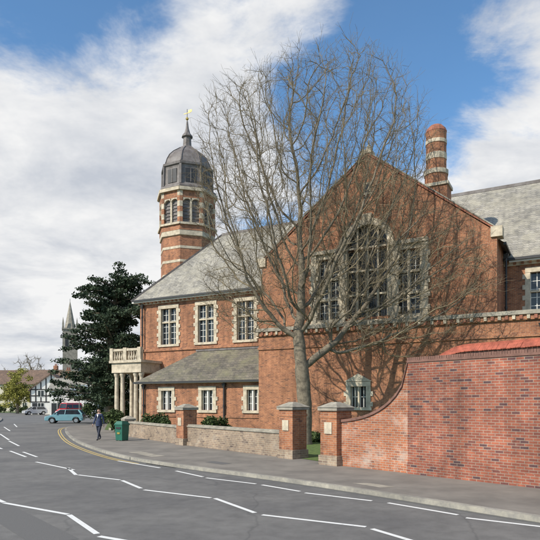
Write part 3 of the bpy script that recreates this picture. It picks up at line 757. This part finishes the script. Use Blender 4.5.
# ------------------------------------------------------------ vehicles
def paint(name,c):
    m,nt,b=new_mat(name); b.inputs['Roughness'].default_value=.25; b.inputs['Coat Weight'].default_value=.6
    n=noise(nt,2,3); nt.links.new(ramp(nt,n,[(.3,tuple(x*.9 for x in c)),(.7,c)]),b.inputs['Base Color']); return m
TYRE=simple('tyre',(.02,.02,.02),.9,.2,5); RIM=simple('alloy',(.45,.45,.46),.35,.1,4,metal=.7)
LAMP=simple('lamp_glass',(.7,.7,.68),.15,.1,4); TAIL=simple('tail_lamp',(.4,.02,.02),.3,.1,4)
def car(name,x,y,rot,body,L=4.0,wd=1.7,h=1.48,van=False):
    e=empty(name,(x,y,0),rot); hl=L/2; hw=wd/2
    m=MB(); zb=.96 if not van else 1.25
    prof=[(-hl+.05,.28),(-hl,.5),(-hl+.06,.72),(-hl+.5,.86 if not van else 1.0),(-hl+.95,zb),(hl-.1,zb),(hl-.02,.75),(hl,.45),(hl-.08,.28)]
    def arch(cx): return [(cx+.38*math.cos(t),.3+.38*math.sin(t)) for t in np.linspace(0,math.pi,9)]
    low=arch(hl-.75)+arch(-hl+.8)
    m.prism(prof+[(hl-.37,.28)]+low[1:8]+[(hl-1.13,.28),(-hl+1.18,.28)]+low[10:17]+[(-hl+.42,.28)],-hw,hw,body)
    o=m.obj('body',e); bv=o.modifiers.new('b','BEVEL'); bv.width=.06; bv.segments=3; bv.limit_method='ANGLE'
    g=MB(); t=h-.06
    x0,x1=-hl+.85,hl-.12; X0,X1=-hl+1.55,hl-.5
    if van: X0,X1=-hl+1.15,hl-.15
    g.frustum(x0,x1,-hw+.06,hw-.06,zb-.01,X0,X1,-hw+.22,hw-.22,t,GLASS); g.obj('glazing',e)
    r=MB()
    if van: r.frustum(X0-.06,X1+.05,-hw+.16,hw-.16,t-.25,X0,X1,-hw+.22,hw-.22,h,body)
    else: r.box(X0-.03,X1+.03,-hw+.2,hw-.2,t,h,body)
    for s in (-1,1):
        r.bar((x0,s*(hw-.06),zb),(X0,s*(hw-.22),t+.01),.07,body); r.bar((x1,s*(hw-.06),zb),(X1,s*(hw-.22),t+.01),.16,body)
        xm=.1; r.bar((xm,s*(hw-.05),zb),(xm+.05,s*(hw-.215),t+.01),.08,body)
        r.box(x0+.35,x0+.5,s*hw-.08 if s<0 else s*hw-.02,s*hw+.02 if s<0 else s*hw+.08,zb,zb+.14,body)
    o=r.obj('roof_and_pillars',e); bv=o.modifiers.new('b','BEVEL'); bv.width=.03; bv.segments=2
    k=MB()
    for cx in (-hl+.8,hl-.75):
        for s in (-1,1):
            n=20;y0=s*(hw-.2);y1=s*(hw+.01)
            for r_,mat,ya,yb in ((.31,TYRE,y0,y1),(.2,RIM,y0,y1+s*.012)):
                i=len(k.v)
                for yy in (ya,yb):
                    for j in range(n): k.v.append((cx+r_*math.cos(2*math.pi*j/n),yy,.31+r_*math.sin(2*math.pi*j/n)))
                for j in range(n): k.f.append((i+j,i+(j+1)%n,i+n+(j+1)%n,i+n+j)); k.m.append(k.mi(mat))
                k.f.append(tuple(i+n+j for j in range(n))); k.m.append(k.mi(mat))
    k.obj('wheels',e)
    l=MB()
    for s in (-1,1):
        l.box(-hl-.0,-hl+.25,s*(hw-.35)-.15,s*(hw-.35)+.17,.6,.74,LAMP); l.box(hl-.15,hl+.01,s*(hw-.2)-.12,s*(hw-.2)+.12,.62,.9,TAIL)
    l.box(-hl-.02,-hl+.1,-.26,.26,.38,.49,WH); l.box(-hl-.012,-hl+.1,-.4,.4,.53,.62,IRON); l.box(hl-.1,hl+.02,-.26,.26,.5,.61,WH)
    l.obj('lamps_and_plates',e); return e
car('parked_car',-22.3,61,R(10),paint('light_blue_paint',(.20,.40,.46)))
car('parked_van',-34.5,96,R(60),paint('red_paint',(.5,.02,.02)),L=4.3,wd=1.85,h=2.15,van=True)
car('parked_car',-42,100,R(40),paint('silver_paint',(.5,.5,.52)))
car('parked_car',-29.5,92,R(15),paint('white_car_paint',(.6,.6,.6)),L=4.3,h=1.6)

# ------------------------------------------------------------ street furniture
GRN=simple('green_plastic',(.015,.12,.08),.5,.2,4)
bx,by=gp(122,440.5,.12)
m=MB(); m.frustum(-.24,.24,-.24,.24,0,-.28,.28,-.28,.28,.85,GRN); m.box(-.31,.31,-.31,.31,.85,.91,GRN); m.frustum(-.3,.3,-.3,.3,.913,-.2,.2,-.2,.2,1.07,GRN)
m.box(-.18,.18,-.3,-.265,.64,.75,IRON); m.box(-.1,.1,-.285,-.262,.35,.45,GOLD)
for sx in (-.2,.2):
    for sy in (-.2,.2): m.box(sx-.04,sx+.04,sy-.04,sy+.04,-.03,0,IRON)
m.obj('litter_bin',loc=(bx,by,.145),rotz=R(-30))
def sign(name,x,y,h,w,hh,mat,rot=0,z0=0):
    m=MB(); m.rev(0,0,[(.045,0),(.045,h)],8,STG); m.box(-w/2,w/2,-.08,-.05,h-hh-.05,h-.05,mat); m.box(-w/2+.08,w/2-.08,-.09,-.081,h-hh*.65,h-hh*.45,IRON)
    m.obj(name,loc=(x,y,z0),rotz=rot)
sign('information_sign',-25.2,74,4.6,2.2,1.6,simple('white_blue_sign',(.55,.62,.70),.4,.2,1),R(10))
def lamp(x,y,h,z0=0):
    m=MB(); m.rev(0,0,[(.1,0),(.1,1.1),(.06,1.15),(.04,h)],10,IRON); m.bar((0,0,h-.05),(-.9,0,h+.15),.06,IRON); m.frustum(-1.35,-.8,-.12,.12,h+.08,-1.3,-.85,-.06,.06,h+.22,STG)
    m.obj('street_lamp',loc=(x,y,z0))
lamp(-45,118,7)

# ------------------------------------------------------------ people
SKIN=simple('skin',(.55,.34,.25),.55,.1,8)
def person(name,x,y,rot,coat,trous,hair,h=1.76,phase=1):
    J=[(0,0,.96,.15),(0,.0,1.14,.135),(0,0,1.34,.165),(0,.01,1.46,.12),(0,0,1.53,.058),(0,-.015,1.60,.06)]
    E=[(0,1),(1,2),(2,3),(3,4),(4,5)]
    def add(parent,pts):
        p=parent
        for q in pts: J.append(q); E.append((p,len(J)-1)); p=len(J)-1
        return p
    hands=[]
    for s in (-1,1):
        f=s*phase
        add(3,[(s*.19,.01,1.43,.075),(s*.235,.03+f*.06,1.17,.052),(s*.25,f*.15-.04,.93,.034),(s*.25,f*.18-.06,.87,.036)])
        hands.append((s,Vector((s*.25,f*.18-.06,.87))))
        g=-f
        if g<0: add(0,[(s*.095,0,.88,.105),(s*.10,-.13,.5,.07),(s*.10,-.24,.12,.045),(s*.105,-.25,.05,.042),(s*.11,-.40,.035,.035)])
        else: add(0,[(s*.095,.01,.88,.105),(s*.10,.06,.48,.07),(s*.10,.28,.16,.045),(s*.105,.27,.08,.042),(s*.11,.14,.035,.035)])
    me=bpy.data.meshes.new('tmp'); me.from_pydata([j[:3] for j in J],E,[]); o=bpy.data.objects.new('tmp',me); scene.collection.objects.link(o)
    sk=o.modifiers.new('s','SKIN')
    for i,j in enumerate(J):
        me.skin_vertices[0].data[i].radius=(j[3],j[3]*(.72 if i<4 else 1)); me.skin_vertices[0].data[i].use_root=(i==0)
    o.modifiers.new('ss','SUBSURF').levels=2
    dg=bpy.context.evaluated_depsgraph_get(); bm_=bpy.data.meshes.new_from_object(o.evaluated_get(dg)); bpy.data.objects.remove(o)
    m=MB(); mats=[coat,trous,SKIN,hair,IRON]
    for q in mats: m.mi(q)
    m.v=[tuple(v.co) for v in bm_.vertices]
    for p in bm_.polygons:
        c=p.center; k=0
        if c.z<.10: k=4
        elif c.z<.86 and abs(c.x)<.2: k=1
        elif abs(c.x)>.2 and c.z<.92: k=2
        elif c.z>1.5: k=2
        m.f.append(tuple(p.vertices)); m.m.append(k)
    n=16;rings=12; i=len(m.v)
    for a in range(rings+1):
        ph=math.pi*a/rings
        for b2 in range(n):
            t=2*math.pi*b2/n; z=math.cos(ph); r=math.sin(ph)*(1 if z>-.1 else 1+.18*(z+.1))
            px_=.077*r*math.cos(t); py_=.098*r*math.sin(t); pz=1.655+.118*z
            if py_<-.085 and abs(px_)<.02 and -.05<pz-1.65<.01: py_-=.022
            m.v.append((px_,py_-.015,pz))
    for a in range(rings):
        for b2 in range(n):
            f=(i+a*n+b2,i+a*n+(b2+1)%n,i+(a+1)*n+(b2+1)%n,i+(a+1)*n+b2)
            cz=sum(m.v[q][2] for q in f)/4; cyy=sum(m.v[q][1] for q in f)/4
            m.f.append(f); m.m.append(3 if (cz>1.715 or (cyy>.015 and cz>1.60)) else 2)
    for s in (-1,1):
        m.box(s*.032-.012,s*.032+.012,-.112,-.104,1.655,1.667,IRON); m.box(s*.078-.008,s*.078+.008,-.02,.015,1.625,1.68,SKIN)
    m.box(-.025,.025,-.113,-.105,1.588,1.596,REDC); m.prism([(-.012,1.62),(.012,1.62),(0,1.66)],-.128,-.105,SKIN)
    for s,hp in hands:
        for q in range(4):
            fx=hp.x; fy=hp.y-.028+q*.018; L_=(.055,.07,.065,.05)[q]
            m.bar((fx,fy,hp.z-.02),(fx-s*.006,fy-.006,hp.z-.05-L_*.5),.017,SKIN,.015); m.bar((fx-s*.006,fy-.006,hp.z-.05-L_*.5),(fx-s*.02,fy-.01,hp.z-.05-L_),.015,SKIN,.011)
        m.bar((hp.x,hp.y-.03,hp.z+.0),(hp.x-s*.02,hp.y-.06,hp.z-.05),.02,SKIN,.014)
    m.rev(0,.0,[(.185,.80),(.18,.95),(.165,1.1)],14,coat,cap=False)
    m.prism([(-.05,1.46),(.05,1.46),(0,1.22)],-.135,-.12,WH)
    o=m.obj(name,smooth=True,loc=(x,y,.115),rotz=rot,fix=True); o.scale=(h/1.76,)*3
    return o
NAVY=simple('navy_cloth',(.03,.045,.10),.85,.3,12); DRK=simple('dark_cloth',(.035,.04,.06),.85,.3,12); HAIR=simple('brown_hair',(.09,.055,.03),.8,.3,30)
x,y=gp(99,440,.12); person('walking_man',x,y,R(-18),NAVY,DRK,HAIR,1.78)

# ------------------------------------------------------------ sky and sun
sunaz=Vector((-.80,-.60)); el=R(38)
w=bpy.data.worlds.new('World'); scene.world=w; w.use_nodes=True; nt=w.node_tree
for n in list(nt.nodes): nt.nodes.remove(n)
out=nt.nodes.new('ShaderNodeOutputWorld'); bg=nt.nodes.new('ShaderNodeBackground'); bg.inputs[1].default_value=.15
sky=nt.nodes.new('ShaderNodeTexSky'); sky.sky_type='NISHITA'; sky.sun_disc=False; sky.sun_elevation=el
sky.sun_rotation=math.atan2(sunaz.x,sunaz.y)
sky.air_density=1.0; sky.dust_density=.3; sky.ozone_density=2.4
tc=nt.nodes.new('ShaderNodeTexCoord'); sep=nt.nodes.new('ShaderNodeSeparateXYZ'); nt.links.new(tc.outputs['Generated'],sep.inputs[0])
def mth(op,a,b2=None):
    n=nt.nodes.new('ShaderNodeMath'); n.operation=op
    for i,v in enumerate((a,b2)):
        if v is None: continue
        if hasattr(v,'links'): nt.links.new(v,n.inputs[i])
        else: n.inputs[i].default_value=v
    return n.outputs[0]
zz=mth('ADD',mth('MAXIMUM',sep.outputs[2],0),.22)
cb=nt.nodes.new('ShaderNodeCombineXYZ'); nt.links.new(mth('DIVIDE',sep.outputs[0],zz),cb.inputs[0]); nt.links.new(mth('DIVIDE',sep.outputs[1],zz),cb.inputs[1]); cb.inputs[2].default_value=3.3
def wnz(scale,detail,rough,dist=0,off=0):
    n=nt.nodes.new('ShaderNodeTexNoise'); n.inputs['Scale'].default_value=scale; n.inputs['Detail'].default_value=detail; n.inputs['Roughness'].default_value=rough; n.inputs['Distortion'].default_value=dist
    mp=nt.nodes.new('ShaderNodeMapping'); mp.inputs['Location'].default_value=(off,off*.7,0); mp.inputs['Scale'].default_value=(1,1.15,1); nt.links.new(cb.outputs[0],mp.inputs[0]); nt.links.new(mp.outputs[0],n.inputs['Vector']); return n.outputs['Fac']
den=mth('ADD',mth('MULTIPLY',wnz(1.5,7,.62,.4,2.0),.58),mth('MULTIPLY',wnz(4.0,6,.65,.3,5.0),.42))
def blob(px,py,size,wgt):
    d=Vector(((px-270)/FPX,1,(HZ-py)/FPX)).normalized()
    vm=nt.nodes.new('ShaderNodeVectorMath'); vm.operation='DOT_PRODUCT'; nt.links.new(tc.outputs['Generated'],vm.inputs[0]); vm.inputs[1].default_value=d
    mr=nt.nodes.new('ShaderNodeMapRange'); mr.interpolation_type='SMOOTHSTEP'; mr.inputs[1].default_value=math.cos(size); mr.inputs[2].default_value=1; mr.inputs[3].default_value=0; mr.inputs[4].default_value=wgt
    nt.links.new(vm.outputs['Value'],mr.inputs[0]); return mr.outputs[0]
for bl in [(70,190,.42,.22),(180,110,.2,.08),(70,15,.20,-.24),(400,80,.24,-.17),(470,105,.14,-.08),(460,165,.12,.17),(530,165,.12,.14),(520,50,.12,.17),(300,25,.10,.10),(20,330,.2,.1)]:
    den=mth('ADD',den,blob(*bl))
mk_=nt.nodes.new('ShaderNodeMapRange'); mk_.interpolation_type='SMOOTHSTEP'; mk_.inputs[1].default_value=.43; mk_.inputs[2].default_value=.62; mk_.inputs[3].default_value=.02; nt.links.new(den,mk_.inputs[0])
shade=nt.nodes.new('ShaderNodeValToRGB'); shade.color_ramp.elements[0].position=.40; shade.color_ramp.elements[0].color=(6.1,6.1,6.1,1); shade.color_ramp.elements[1].position=.66; shade.color_ramp.elements[1].color=(3.7,3.95,4.4,1)
nt.links.new(wnz(2.2,6,.6,.2,9.0),shade.inputs[0])
gm=nt.nodes.new('ShaderNodeMix'); gm.data_type='RGBA'; gm.blend_type='MULTIPLY'; gm.inputs[0].default_value=1; nt.links.new(sky.outputs[0],gm.inputs[6]); gm.inputs[7].default_value=(.80,1.12,1.25,1)
mx=nt.nodes.new('ShaderNodeMix'); mx.data_type='RGBA'; nt.links.new(mk_.outputs[0],mx.inputs[0]); nt.links.new(gm.outputs[2],mx.inputs[6]); nt.links.new(shade.outputs[0],mx.inputs[7])
nt.links.new(mx.outputs[2],bg.inputs[0]); nt.links.new(bg.outputs[0],out.inputs[0])
sl_=bpy.data.lights.new('sun','SUN'); sl_.energy=5.0; sl_.angle=R(.5); sl_.color=(1,.92,.79)
so=bpy.data.objects.new('sun',sl_); scene.collection.objects.link(so)
dirv=Vector((sunaz.x*math.cos(el),sunaz.y*math.cos(el),math.sin(el)))
so.rotation_euler=dirv.to_track_quat('Z','Y').to_euler(); so.location=(-20,-20,40)
# ------------------------------------------------------------ camera
cd=bpy.data.cameras.new('camera'); cd.sensor_width=36; cd.lens=36*FPX/540; cd.shift_y=(HZ-270)/540; cd.clip_end=6000; cd.clip_start=.1
co=bpy.data.objects.new('camera',cd); scene.collection.objects.link(co); co.location=(0,0,EYE); co.rotation_euler=(R(90),0,0); scene.camera=co
scene.view_settings.view_transform='Standard'; scene.view_settings.look='None'; scene.view_settings.exposure=0
